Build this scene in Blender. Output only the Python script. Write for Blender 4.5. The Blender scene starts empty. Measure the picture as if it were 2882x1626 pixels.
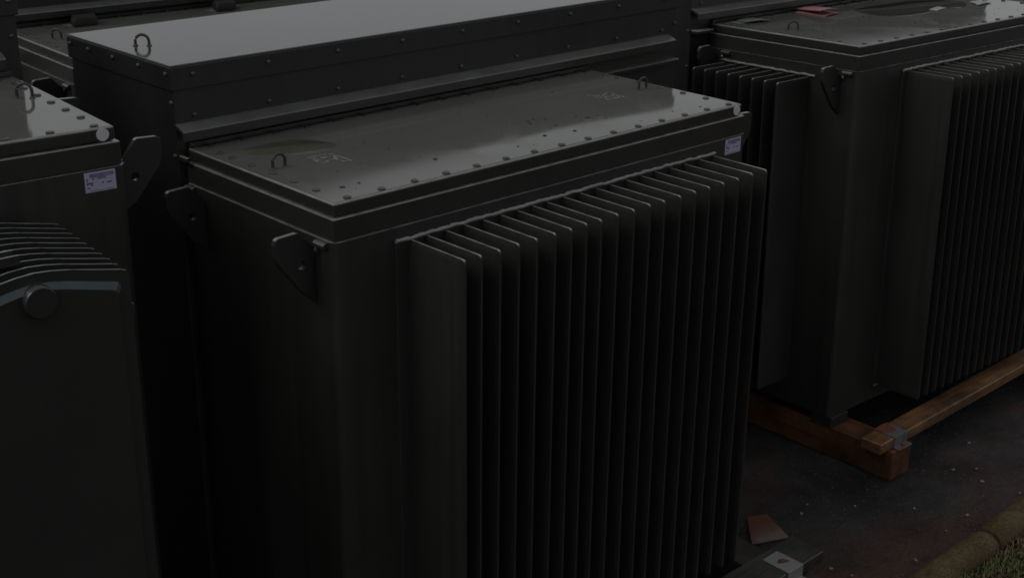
import bpy, bmesh, math, random
from mathutils import Matrix, Vector, Euler, noise
from mathutils.geometry import tessellate_polygon

random.seed(7)
SC = bpy.context.scene
COL = SC.collection
S = 0.75            # survey units to metres

# ------------------------------------------------------------------ camera
CAM_T = Vector((-1.7845, -2.446, 0.9476))
CAM_M = ((0.7301556, -0.6831914, 0.0110581),
         (-0.2400228, -0.2716078, -0.9319969),
         (0.6397357, 0.6778486, -0.3622974))
cam = bpy.data.cameras.new('camera')
cam.sensor_width = 36.0
cam.lens = 36.0 * 3836.07 / 2882.0
cam.clip_start = 0.05
cam.clip_end = 400.0
cam_ob = bpy.data.objects.new('camera', cam)
COL.objects.link(cam_ob)
rx, dn, fw = (Vector(r) for r in CAM_M)
m3 = Matrix((rx, -dn, -fw)).transposed()
cam_ob.matrix_world = Matrix.Translation(CAM_T * S) @ m3.to_4x4()
SC.camera = cam_ob

# ------------------------------------------------------------------ sky and sun (overcast)
SUN_EL, SUN_AZ = math.radians(45), math.radians(-75)
world = bpy.data.worlds.new('World')
SC.world = world
world.use_nodes = True
wn, wl = world.node_tree.nodes, world.node_tree.links
bg = wn['Background']
sky = wn.new('ShaderNodeTexSky')
sky.sky_type = 'NISHITA'
sky.sun_disc = False
sky.sun_elevation = SUN_EL
sky.sun_rotation = SUN_AZ
sky.air_density = 1.0
sky.dust_density = 4.0
sky.ozone_density = 1.0
hs = wn.new('ShaderNodeHueSaturation')
hs.inputs['Saturation'].default_value = 0.10
gm = wn.new('ShaderNodeMix')           # cloud cover evens the clear sky out
gm.data_type = 'RGBA'
gm.inputs[0].default_value = 0.75
gm.inputs[7].default_value = (6.4, 6.45, 6.6, 1)
wl.new(sky.outputs[0], hs.inputs['Color'])
wl.new(hs.outputs[0], gm.inputs[6])
wl.new(gm.outputs[2], bg.inputs[0])
bg.inputs[1].default_value = 0.066

sun = bpy.data.lights.new('sun', 'SUN')
sun.energy = 0.55
sun.angle = math.radians(30)
sun.color = (1.0, 0.97, 0.93)
sun_ob = bpy.data.objects.new('sun', sun)
COL.objects.link(sun_ob)
sd = Vector((math.sin(SUN_AZ) * math.cos(SUN_EL), math.cos(SUN_AZ) * math.cos(SUN_EL), math.sin(SUN_EL)))
sun_ob.rotation_euler = sd.to_track_quat('Z', 'Y').to_euler()
sun_ob.location = (0, 0, 12)

vs = SC.view_settings
vs.view_transform = 'Standard'
vs.look = 'None'
vs.exposure = 0.0
vs.gamma = 1.0
vs.use_curve_mapping = False
SC.cycles.max_bounces = 8
SC.cycles.filter_width = 1.7

# ------------------------------------------------------------------ materials
def new_mat(name):
    m = bpy.data.materials.new(name)
    m.use_nodes = True
    return m, m.node_tree.nodes, m.node_tree.links, m.node_tree.nodes['Principled BSDF']

def nnoise(n, l, scale, detail=4, rough=0.55, coord=None, stretch=None, distort=0.0):
    t = n.new('ShaderNodeTexNoise')
    t.inputs['Scale'].default_value = scale
    t.inputs['Detail'].default_value = detail
    t.inputs['Roughness'].default_value = rough
    t.inputs['Distortion'].default_value = distort
    if coord is None:
        coord = n.new('ShaderNodeTexCoord').outputs['Object']
    if stretch:
        mp = n.new('ShaderNodeMapping')
        mp.inputs['Scale'].default_value = stretch
        l.new(coord, mp.inputs[0])
        coord = mp.outputs[0]
    l.new(coord, t.inputs['Vector'])
    return t

def ramp(n, l, src, stops):
    r = n.new('ShaderNodeValToRGB')
    e = r.color_ramp.elements
    while len(e) < len(stops):
        e.new(0.5)
    for i, (p, c) in enumerate(stops):
        e[i].position = p
        e[i].color = c if len(c) == 4 else (*c, 1)
    l.new(src, r.inputs[0])
    return r

def g(v):
    return (v, v, v, 1)

def bump(n, l, b, src, strength, dist, prev=None):
    bp = n.new('ShaderNodeBump')
    bp.inputs['Strength'].default_value = strength
    bp.inputs['Distance'].default_value = dist
    l.new(src, bp.inputs['Height'])
    if prev:
        l.new(prev.outputs[0], bp.inputs['Normal'])
    l.new(bp.outputs[0], b.inputs['Normal'])
    return bp

def paint(name, c0, c1, r0, r1, warp=0.0, warp_scale=1.5, spec=0.5, streak=True, wet=0.0, micro=0.10):
    """weathered grey-green enamel, wet"""
    m, n, l, b = new_mat(name)
    a = nnoise(n, l, 2.2, 6, 0.6)
    cr = ramp(n, l, a.outputs[0], [(0.32, c0), (0.70, c1)])
    col = cr.outputs[0]
    if streak:
        s = nnoise(n, l, 5.0, 5, 0.65, stretch=(7, 7, 0.35))
        sr = ramp(n, l, s.outputs[0], [(0.35, g(0.82)), (0.68, g(1.18))])
        mx = n.new('ShaderNodeMix')
        mx.data_type = 'RGBA'
        mx.blend_type = 'MULTIPLY'
        mx.inputs[0].default_value = 1.0
        l.new(col, mx.inputs[6])
        l.new(sr.outputs[0], mx.inputs[7])
        col = mx.outputs[2]
    l.new(col, b.inputs['Base Color'])
    rn = nnoise(n, l, 6.0, 5, 0.6)
    rr = ramp(n, l, rn.outputs[0], [(0.3, g(r0)), (0.75, g(r1))])
    l.new(rr.outputs[0], b.inputs['Roughness'])
    b.inputs['Specular IOR Level'].default_value = spec
    p = nnoise(n, l, 160, 2, 0.5)
    bp = bump(n, l, b, p.outputs[0], micro, 0.0006)
    if wet:                              # drier patches in the water film
        wn_ = nnoise(n, l, 3.4, 5, 0.55, distort=0.8)
        wr_ = ramp(n, l, wn_.outputs[0], [(0.50, g(0)), (0.57, g(1))])
        mm = n.new('ShaderNodeMath')
        mm.operation = 'MULTIPLY_ADD'
        mm.inputs[1].default_value = wet
        l.new(wr_.outputs[0], mm.inputs[0])
        l.new(rr.outputs[0], mm.inputs[2])
        l.new(mm.outputs[0], b.inputs['Roughness'])
    if warp:
        w = nnoise(n, l, warp_scale, 1, 0.4)
        bump(n, l, b, w.outputs[0], 1.0, warp, bp)
    return m

def plain(name, col, rough=0.6, spec=0.5, var=0.25, scale=14.0, metal=0.0):
    m, n, l, b = new_mat(name)
    a = nnoise(n, l, scale, 5, 0.6)
    lo = tuple(c * (1 - var) for c in col)
    hi = tuple(min(1, c * (1 + var)) for c in col)
    cr = ramp(n, l, a.outputs[0], [(0.3, lo), (0.7, hi)])
    l.new(cr.outputs[0], b.inputs['Base Color'])
    b.inputs['Roughness'].default_value = rough
    b.inputs['Specular IOR Level'].default_value = spec
    b.inputs['Metallic'].default_value = metal
    return m

def wood(name, c0, c1, axis, rough=0.55):
    m, n, l, b = new_mat(name)
    st = [26, 26, 26]
    st[axis] = 1.2
    a = nnoise(n, l, 2.0, 7, 0.65, stretch=tuple(st), distort=0.6)
    cr = ramp(n, l, a.outputs[0], [(0.28, c0), (0.5, tuple((x + y) / 2 for x, y in zip(c0, c1))), (0.75, c1)])
    w = nnoise(n, l, 9.0, 5, 0.7)
    wr = ramp(n, l, w.outputs[0], [(0.36, g(0.38)), (0.60, g(1.2))])
    mx = n.new('ShaderNodeMix')
    mx.data_type = 'RGBA'
    mx.blend_type = 'MULTIPLY'
    mx.inputs[0].default_value = 1.0
    l.new(cr.outputs[0], mx.inputs[6])
    l.new(wr.outputs[0], mx.inputs[7])
    l.new(mx.outputs[2], b.inputs['Base Color'])
    b.inputs['Roughness'].default_value = rough
    bump(n, l, b, a.outputs[0], 0.6, 0.003)
    return m

def rusty(name, base, rust, lo, hi, scale, rough=0.5, metal=0.4):
    m, n, l, b = new_mat(name)
    a = nnoise(n, l, scale, 6, 0.65)
    cr = ramp(n, l, a.outputs[0], [(lo, base), (hi, rust)])
    l.new(cr.outputs[0], b.inputs['Base Color'])
    b.inputs['Roughness'].default_value = rough
    b.inputs['Metallic'].default_value = metal
    bump(n, l, b, a.outputs[0], 0.3, 0.001)
    return m

M = {}
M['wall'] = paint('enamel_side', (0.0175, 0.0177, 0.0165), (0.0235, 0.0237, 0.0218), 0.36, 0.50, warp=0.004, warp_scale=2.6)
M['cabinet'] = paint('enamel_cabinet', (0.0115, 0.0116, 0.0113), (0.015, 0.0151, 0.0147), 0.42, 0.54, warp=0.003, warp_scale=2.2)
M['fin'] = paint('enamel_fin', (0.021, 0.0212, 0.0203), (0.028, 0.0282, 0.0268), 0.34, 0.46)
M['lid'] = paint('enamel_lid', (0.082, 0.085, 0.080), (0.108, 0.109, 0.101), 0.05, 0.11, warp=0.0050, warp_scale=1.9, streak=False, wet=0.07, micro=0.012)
M['hood'] = paint('enamel_hood', (0.036, 0.037, 0.036), (0.044, 0.045, 0.044), 0.08, 0.13, micro=0.03, warp=0.002, warp_scale=1.2, streak=False)
M['trim'] = paint('enamel_trim', (0.022, 0.0223, 0.0212), (0.029, 0.0293, 0.0275), 0.22, 0.34, streak=False)
M['lug'] = paint('enamel_lug', (0.0095, 0.0096, 0.0092), (0.0125, 0.0126, 0.012), 0.48, 0.6, streak=False)
M['bolt'] = plain('bolt_enamel', (0.04, 0.04, 0.038), 0.28)
M['radiator'] = paint('enamel_radiator', (0.0195, 0.0215, 0.021), (0.026, 0.027, 0.0265), 0.18, 0.30, streak=False)
M['weld'] = plain('weld_metal', (0.18, 0.18, 0.172), 0.3, 0.6)
M['edge'] = plain('edge_highlight', (0.17, 0.17, 0.165), 0.22, 0.7, var=0.35, scale=30)  # sky highlight put into the colour of up-facing ledges, rims and fin tops
M['sill_top'] = plain('sill_highlight', (0.082, 0.083, 0.084), 0.25, 0.5, var=0.2)  # paler tops of sill, clamps and flange: sky light painted in
M['teal'] = plain('teal_reflection', (0.036, 0.058, 0.066), 0.25, 0.5, var=0.45, scale=7)  # bluish reflection painted onto the front radiator panel's shoulder
M['label'] = plain('label_film', (0.34, 0.33, 0.46), 0.45, var=0.08)
M['print'] = plain('label_ink', (0.055, 0.05, 0.10), 0.5, var=0.2)
M['print2'] = plain('label_ink_pale', (0.14, 0.13, 0.22), 0.5, var=0.3, scale=90)
M['sticker'] = plain('sticker_film', (0.46, 0.46, 0.50), 0.4, var=0.08)
M['chalk'] = plain('chalk', (0.145, 0.15, 0.142), 0.9, 0.2, var=0.6, scale=110)
M['puddle'] = plain('standing_water', (0.030, 0.031, 0.026), 0.03, 0.5, var=0.3, scale=9)
M['scum'] = plain('green_water', (0.064, 0.065, 0.050), 0.10, 0.5, var=0.25, scale=9)
M['plank'] = wood('wet_plank', (0.062, 0.028, 0.011), (0.20, 0.102, 0.042), 0)
M['beam'] = wood('wet_beam', (0.060, 0.024, 0.010), (0.135, 0.056, 0.024), 1)
M['plank_edge'] = wood('worn_plank_edge', (0.13, 0.075, 0.032), (0.24, 0.15, 0.07), 0)
M['old_plank'] = wood('grey_plank', (0.022, 0.021, 0.019), (0.042, 0.040, 0.037), 0, 0.4)
M['old_beam'] = wood('grey_beam', (0.028, 0.024, 0.020), (0.045, 0.038, 0.032), 1, 0.5)
M['strap'] = rusty('galvanised_strap', (0.15, 0.153, 0.165), (0.14, 0.048, 0.022), 0.50, 0.60, 16)
M['strap2'] = rusty('bright_strap', (0.24, 0.235, 0.235), (0.18, 0.155, 0.145), 0.5, 0.75, 14)
M['rust'] = rusty('rust_spot', (0.05, 0.02, 0.014), (0.10, 0.04, 0.025), 0.35, 0.6, 60, 0.8, 0.0)
def rust_plate():
    m, n, l, b = new_mat('rusty_plate')
    co = n.new('ShaderNodeTexCoord').outputs['Object']
    sp = n.new('ShaderNodeSeparateXYZ')
    l.new(co, sp.inputs[0])
    a = nnoise(n, l, 26, 5, 0.6, co)
    ma = n.new('ShaderNodeMath')
    ma.operation = 'MULTIPLY_ADD'
    ma.inputs[1].default_value = 0.07
    l.new(a.outputs[0], ma.inputs[0])
    l.new(sp.outputs[1], ma.inputs[2])
    mr = n.new('ShaderNodeMapRange')
    mr.inputs['From Min'].default_value = -0.010
    mr.inputs['From Max'].default_value = 0.045
    l.new(ma.outputs[0], mr.inputs['Value'])
    cr = ramp(n, l, mr.outputs[0], [(0.0, (0.135, 0.105, 0.092)), (0.45, (0.10, 0.058, 0.042)), (1.0, (0.085, 0.030, 0.014))])
    l.new(cr.outputs[0], b.inputs['Base Color'])
    b.inputs['Roughness'].default_value = 0.6
    return m
M['rust_plate'] = rust_plate()
M['rust_red'] = rusty('red_rust', (0.16, 0.045, 0.02), (0.10, 0.035, 0.018), 0.4, 0.65, 40, 0.7, 0.0)
M['pink'] = plain('pink_card', (0.34, 0.155, 0.175), 0.55, var=0.12)
M['pink_dark'] = plain('pink_card_inside', (0.20, 0.045, 0.06), 0.6, var=0.2)
M['grey_card'] = plain('grey_card', (0.125, 0.135, 0.122), 0.6, var=0.15)
M['black_cloth'] = plain('black_rubber', (0.007, 0.005, 0.005), 0.7, var=0.4)
M['pale_card'] = plain('pale_card', (0.12, 0.125, 0.12), 0.45, var=0.3, scale=60)
M['paper'] = plain('wet_paper', (0.26, 0.27, 0.26), 0.4, var=0.3, scale=80)
M['litter'] = plain('leaf_litter', (0.030, 0.026, 0.018), 0.6, var=0.5, scale=50)
M['stone'] = plain('gravel', (0.050, 0.045, 0.043), 0.55, var=0.5, scale=30)
M['pale_stone'] = plain('pale_gravel', (0.17, 0.165, 0.165), 0.6, var=0.2)

def asphalt():
    m, n, l, b = new_mat('wet_asphalt')
    co = n.new('ShaderNodeTexCoord').outputs['Object']
    f = nnoise(n, l, 260, 3, 0.6, co)
    fr = ramp(n, l, f.outputs[0], [(0.38, (0.010, 0.010, 0.011)), (0.56, (0.030, 0.029, 0.030)), (0.74, (0.085, 0.082, 0.084))])
    soil = nnoise(n, l, 2.6, 7, 0.62, co)
    sp = n.new('ShaderNodeSeparateXYZ')
    l.new(co, sp.inputs[0])
    # red soil gathers along the edging
    mr = n.new('ShaderNodeMapRange')
    mr.inputs['From Min'].default_value = -0.02
    mr.inputs['From Max'].default_value = -0.46
    mr.inputs['To Min'].default_value = -0.10
    mr.inputs['To Max'].default_value = 0.22
    l.new(sp.outputs[1], mr.inputs['Value'])
    ad = n.new('ShaderNodeMath')
    ad.operation = 'ADD'
    l.new(soil.outputs[0], ad.inputs[0])
    l.new(mr.outputs[0], ad.inputs[1])
    sr = ramp(n, l, ad.outputs[0], [(0.44, g(0)), (0.64, g(0.92))])
    f2 = nnoise(n, l, 150, 4, 0.7, co)
    sc = ramp(n, l, f2.outputs[0], [(0.3, (0.016, 0.008, 0.0065)), (0.7, (0.078, 0.036, 0.027))])
    mx = n.new('ShaderNodeMix')
    mx.data_type = 'RGBA'
    l.new(sr.outputs[0], mx.inputs[0])
    l.new(fr.outputs[0], mx.inputs[6])
    l.new(sc.outputs[0], mx.inputs[7])
    pt = nnoise(n, l, 5.5, 6, 0.65, co)
    pr_ = ramp(n, l, pt.outputs[0], [(0.36, g(0.50)), (0.52, g(0.95)), (0.70, g(1.45))])
    m2 = n.new('ShaderNodeMix')
    m2.data_type = 'RGBA'
    m2.blend_type = 'MULTIPLY'
    m2.inputs[0].default_value = 1.0
    l.new(mx.outputs[2], m2.inputs[6])
    l.new(pr_.outputs[0], m2.inputs[7])
    l.new(m2.outputs[2], b.inputs['Base Color'])
    w = nnoise(n, l, 1.7, 4, 0.6, co)
    wr = ramp(n, l, w.outputs[0], [(0.40, g(0.42)), (0.62, g(0.75))])
    l.new(wr.outputs[0], b.inputs['Roughness'])
    b.inputs['Specular IOR Level'].default_value = 0.3
    bp = bump(n, l, b, f.outputs[0], 0.9, 0.004)
    h = nnoise(n, l, 22, 4, 0.6, co)
    bump(n, l, b, h.outputs[0], 0.6, 0.012, bp)
    return m
M['asphalt'] = asphalt()

def soil_mat():
    m, n, l, b = new_mat('verge_soil')
    a = nnoise(n, l, 40, 6, 0.7)
    cr = ramp(n, l, a.outputs[0], [(0.3, (0.016, 0.011, 0.007)), (0.7, (0.060, 0.042, 0.022))])
    l.new(cr.outputs[0], b.inputs['Base Color'])
    b.inputs['Roughness'].default_value = 0.95
    b.inputs['Specular IOR Level'].default_value = 0.1
    bump(n, l, b, a.outputs[0], 1.0, 0.012)
    return m
M['soil'] = soil_mat()

def log_mat():
    m, n, l, b = new_mat('edging_log')
    a = nnoise(n, l, 7, 6, 0.65)
    cr = ramp(n, l, a.outputs[0], [(0.3, (0.042, 0.027, 0.014)), (0.52, (0.082, 0.058, 0.029)), (0.72, (0.12, 0.088, 0.048))])
    f = nnoise(n, l, 230, 3, 0.65)
    fr = ramp(n, l, f.outputs[0], [(0.35, g(0.4)), (0.65, g(1.4))])
    mx = n.new('ShaderNodeMix')
    mx.data_type = 'RGBA'
    mx.blend_type = 'MULTIPLY'
    mx.inputs[0].default_value = 1
    l.new(cr.outputs[0], mx.inputs[6])
    l.new(fr.outputs[0], mx.inputs[7])
    l.new(mx.outputs[2], b.inputs['Base Color'])
    b.inputs['Roughness'].default_value = 0.9
    b.inputs['Specular IOR Level'].default_value = 0.15
    bp = bump(n, l, b, f.outputs[0], 0.8, 0.003)
    bump(n, l, b, a.outputs[0], 0.5, 0.012, bp)
    return m
M['log'] = log_mat()

def grass_mat():
    m, n, l, b = new_mat('grass_blades')
    a = nnoise(n, l, 8, 5, 0.7)
    cr = ramp(n, l, a.outputs[0], [(0.40, (0.13, 0.090, 0.045)), (0.50, (0.088, 0.082, 0.032)), (0.62, (0.085, 0.115, 0.032))])
    f = nnoise(n, l, 120, 2, 0.5)
    fr = ramp(n, l, f.outputs[0], [(0.3, g(0.5)), (0.7, g(1.4))])
    mx = n.new('ShaderNodeMix')
    mx.data_type = 'RGBA'
    mx.blend_type = 'MULTIPLY'
    mx.inputs[0].default_value = 1
    l.new(cr.outputs[0], mx.inputs[6])
    l.new(fr.outputs[0], mx.inputs[7])
    l.new(mx.outputs[2], b.inputs['Base Color'])
    b.inputs['Roughness'].default_value = 0.6
    return m
M['grass'] = grass_mat()

# ------------------------------------------------------------------ mesh helpers
class MB:
    def __init__(s):
        s.v, s.f = [], []

    def add(s, vs, fs):
        o = len(s.v)
        s.v += [tuple(p) for p in vs]
        s.f += [tuple(i + o for i in q) for q in fs]
        return s

    def box(s, x0, x1, y0, y1, z0, z1):
        vs = [(x, y, z) for z in (z0, z1) for y in (y0, y1) for x in (x0, x1)]
        return s.add(vs, [(0, 2, 3, 1), (4, 5, 7, 6), (0, 1, 5, 4), (2, 6, 7, 3), (0, 4, 6, 2), (1, 3, 7, 5)])

    def prism(s, pts, axis, a, b, holes=()):
        """pts: 2-D outline in the plane of the other two axes, extruded a..b along axis"""
        def up(p, t):
            q = list(p)
            q.insert(axis, t)
            return tuple(q)
        loops = [list(pts)] + [list(h) for h in holes]
        flat = [p for lo in loops for p in lo]
        n = len(flat)
        vs = [up(p, a) for p in flat] + [up(p, b) for p in flat]
        fs = []
        if holes:
            tris = tessellate_polygon([[Vector((p[0], p[1], 0)) for p in lo] for lo in loops])
            for t in tris:
                fs.append(tuple(t))
                fs.append(tuple(i + n for i in reversed(t)))
        else:
            fs.append(tuple(range(n)))
            fs.append(tuple(i + n for i in reversed(range(n))))
        o = 0
        for lo in loops:
            k = len(lo)
            for i in range(k):
                j = (i + 1) % k
                fs.append((o + i, o + j, o + j + n, o + i + n))
            o += k
        return s.add(vs, fs)

    def rings(s, rings, cap=True):
        k = len(rings[0])
        vs = [p for r in rings for p in r]
        fs = []
        for i in range(len(rings) - 1):
            for j in range(k):
                a, b = i * k + j, i * k + (j + 1) % k
                fs.append((a, b, b + k, a + k))
        if cap:
            fs.append(tuple(reversed(range(k))))
            fs.append(tuple(range((len(rings) - 1) * k, len(rings) * k)))
        return s.add(vs, fs)

    def tube(s, path, rad, n=8):
        pts = [Vector(p) for p in path]
        rr = rad if isinstance(rad, (list, tuple)) else [rad] * len(pts)
        rings = []
        for i, p in enumerate(pts):
            d = (pts[min(i + 1, len(pts) - 1)] - pts[max(i - 1, 0)]).normalized()
            ref = Vector((0, 0, 1)) if abs(d.z) < 0.95 else Vector((1, 0, 0))
            u = d.cross(ref).normalized()
            w = u.cross(d).normalized()
            rings.append([p + (u * math.cos(2 * math.pi * k / n) + w * math.sin(2 * math.pi * k / n)) * rr[i] for k in range(n)])
        return s.rings(rings)

    def cyl(s, c, axis, prof, n=16):
        """prof: (offset along axis, radius) pairs"""
        rings = []
        for t, r in prof:
            ring = []
            for k in range(n):
                a = 2 * math.pi * k / n
                q = [math.cos(a) * r, math.sin(a) * r]
                q.insert(axis, t)
                ring.append(tuple(c[i] + q[i] for i in range(3)))
            rings.append(ring)
        return s.rings(rings)

    def mesh(s, name, off=(0, 0, 0), bevel=0.0, seg=2, smooth=None, top=None):
        bm = bmesh.new()
        vs = [bm.verts.new(((p[0] - off[0]) * S, (p[1] - off[1]) * S, (p[2] - off[2]) * S)) for p in s.v]
        for q in s.f:
            try:
                bm.faces.new([vs[i] for i in q])
            except ValueError:
                pass
        bmesh.ops.recalc_face_normals(bm, faces=bm.faces[:])
        if bevel:
            ed = [e for e in bm.edges if len(e.link_faces) == 2 and e.calc_face_angle(0) > math.radians(35)]
            bmesh.ops.bevel(bm, geom=ed, offset=bevel * S, segments=seg, profile=0.5, affect='EDGES', clamp_overlap=True)
        me = bpy.data.meshes.new(name)
        bm.to_mesh(me)
        bm.free()
        if smooth:
            for p in me.polygons:
                p.use_smooth = True
            me.set_sharp_from_angle(angle=math.radians(smooth))
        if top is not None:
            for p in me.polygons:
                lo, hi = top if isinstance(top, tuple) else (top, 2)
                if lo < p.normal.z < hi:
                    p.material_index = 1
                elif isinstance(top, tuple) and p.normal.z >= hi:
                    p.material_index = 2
        return me

def link(name, me, parent=None, loc=None, mat=None, edge=None):
    o = bpy.data.objects.new(name, me)
    COL.objects.link(o)
    if parent:
        o.parent = parent
    if loc is not None:
        o.location = loc
    if mat and me and not me.materials:
        me.materials.append(M[mat])
        for e in ((edge,) if isinstance(edge, str) else edge or ()):
            me.materials.append(M[e])
    return o

def tag(o, label, cat, group=None, kind=None):
    o['label'] = label
    o['category'] = cat
    if group:
        o['group'] = group
    if kind:
        o['kind'] = kind
    return o

def structure(o):
    o['kind'] = 'structure'
    return o

def stuff(o):
    o['kind'] = 'stuff'
    return o

GZ = -1.63          # ground level in survey units

# ------------------------------------------------------------------ ground
me = MB().add([(-70, -70, GZ), (70, -70, GZ), (70, 70, GZ), (-70, 70, GZ)], [(0, 1, 2, 3)]).mesh('ground')
structure(link('asphalt_ground', me, mat='asphalt'))

# verge beyond the edging logs: a gently bumpy sheet of soil
def verge():
    mb = MB()
    nx, ny = 90, 26
    x0, x1, y0, y1 = -6.0, 9.0, -6.0, -0.635
    def xy(i, j):
        return x0 + (x1 - x0) * i / nx, y1 + (y0 - y1) * (j / ny) ** 1.8
    vs = []
    for j in range(ny + 1):
        for i in range(nx + 1):
            x, y = xy(i, j)
            z = GZ + 0.030 + 0.03 * noise.noise(Vector((x * 2.1, y * 2.1, 3))) + min(0.05, (y1 - y) * 0.10)
            if j == 0:
                z = GZ + 0.012
            vs.append((x, y, z))
    k = nx + 1
    fs = [(j * k + i, j * k + i + 1, (j + 1) * k + i + 1, (j + 1) * k + i) for j in range(ny) for i in range(nx)]
    return mb.add(vs, fs).mesh('verge', smooth=60)
structure(link('verge', verge(), mat='soil'))

def verge_z(x, y):
    return GZ + 0.030 + 0.03 * noise.noise(Vector((x * 2.1, y * 2.1, 3))) + min(0.05, (-0.635 - y) * 0.10)

# ------------------------------------------------------------------ transformer
L, WD = 1.4927, 0.637

CROWN = 0.0058
def crown(x, y):
    """height of the slightly domed sheet of the centre lid"""
    if not (0 < x < L and 0 < y < WD):
        return 0.0
    return CROWN * math.sin(math.pi * x / L) ** 0.8 * 4 * y * (WD - y) / WD ** 2

def bolt_mesh(name, axis, sgn, r, h):
    mb = MB()
    mb.cyl((0, 0, 0), axis, [(0, r * 1.0), (sgn * h * 0.55, r), (sgn * h * 0.9, r * 0.74), (sgn * h, r * 0.35)], 10)
    me = mb.mesh(name, smooth=50)
    me.materials.append(M['bolt'])
    return me
LID_BOLT = bolt_mesh('lid_bolt', 2, 1, 0.0099, 0.0046)
FRONT_BOLT = bolt_mesh('front_bolt', 1, -1, 0.0062, 0.0065)
SIDE_BOLT = bolt_mesh('side_bolt', 0, -1, 0.0062, 0.0065)

def fin_mesh(name, axis, depth, zt, zb, rim=0.0064, body=0.0096):
    """one folded cooling fin standing out along -axis (0: -x, 1: -y)"""
    r = 0.010
    def outline(m):
        rr = max(0.004, r - m * 0.5)
        d, t, b = depth - m, zt - m, zb + m
        pts = [(-0.006, t)]
        for k in range(5):
            a = math.pi / 2 * (1 - k / 4)
            pts.append((d - rr + rr * math.cos(a), t - rr + rr * math.sin(a)))
        for k in range(5):
            a = -math.pi / 2 * (k / 4)
            pts.append((d - rr + rr * math.cos(a), b + rr + rr * math.sin(a)))
        pts.append((-0.006, b))
        return pts
    o, i = outline(0), outline(0.012)
    n = len(o)
    vs = []
    for pts, w in ((o, rim / 2), (i, body / 2)):
        for sg in (-1, 1):
            for u, z in pts:
                vs.append((-u, sg * w, z) if axis == 0 else (sg * w, -u, z))
    fs = []
    for k in range(n - 1):
        fs.append((k, k + 1, n + k + 1, n + k))                     # rim
        fs.append((k, k + 1, 2 * n + k + 1, 2 * n + k))             # slope
        fs.append((n + k, n + k + 1, 3 * n + k + 1, 3 * n + k))
    fs.append(tuple(range(2 * n, 3 * n)))
    fs.append(tuple(range(3 * n, 4 * n)))
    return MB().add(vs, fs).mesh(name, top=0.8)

def lug(mb, side, y0, y1, xw):
    """lifting lug with an eye; side -1 on the left wall, +1 on the right wall"""
    if side < 0:
        pts = [(-0.001, -0.255), (-0.040, -0.222), (-0.104, -0.135), (-0.112, -0.118), (-0.112, -0.088), (-0.108, -0.078),
               (-0.100, -0.0735), (-0.050, -0.0715), (-0.044, -0.0735), (-0.001, -0.118)]
        hc = (-0.040, -0.152)
    else:
        pts = [(0.001, -0.235), (0.050, -0.205), (0.112, -0.130), (0.120, -0.110), (0.120, -0.066), (0.116, -0.060),
               (0.110, -0.0575), (0.063, -0.0555), (0.056, -0.059), (0.024, -0.100), (0.001, -0.112)]
        hc = (0.050, -0.145)
    pts = [(xw + p[0], p[1]) for p in pts]
    hole = [(xw + hc[0] + 0.010 * math.cos(2 * math.pi * k / 12), hc[1] + 0.010 * math.sin(2 * math.pi * k / 12)) for k in range(12)]
    mb.prism(pts, 1, y0, y1, [hole])

def eye_mesh(name, w, h, r, off):
    """U-shaped lifting eye, legs at -w/2 and w/2 along x, on washers"""
    mb = MB()
    path = [(-w / 2, 0, -0.004)]
    for k in range(13):
        a = math.pi * (1 - k / 12)
        path.append((w / 2 * math.cos(a), 0, h - w / 2 + w / 2 * math.sin(a)))
    path.append((w / 2, 0, -0.004))
    mb.tube(path, r, 8)
    return mb

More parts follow.
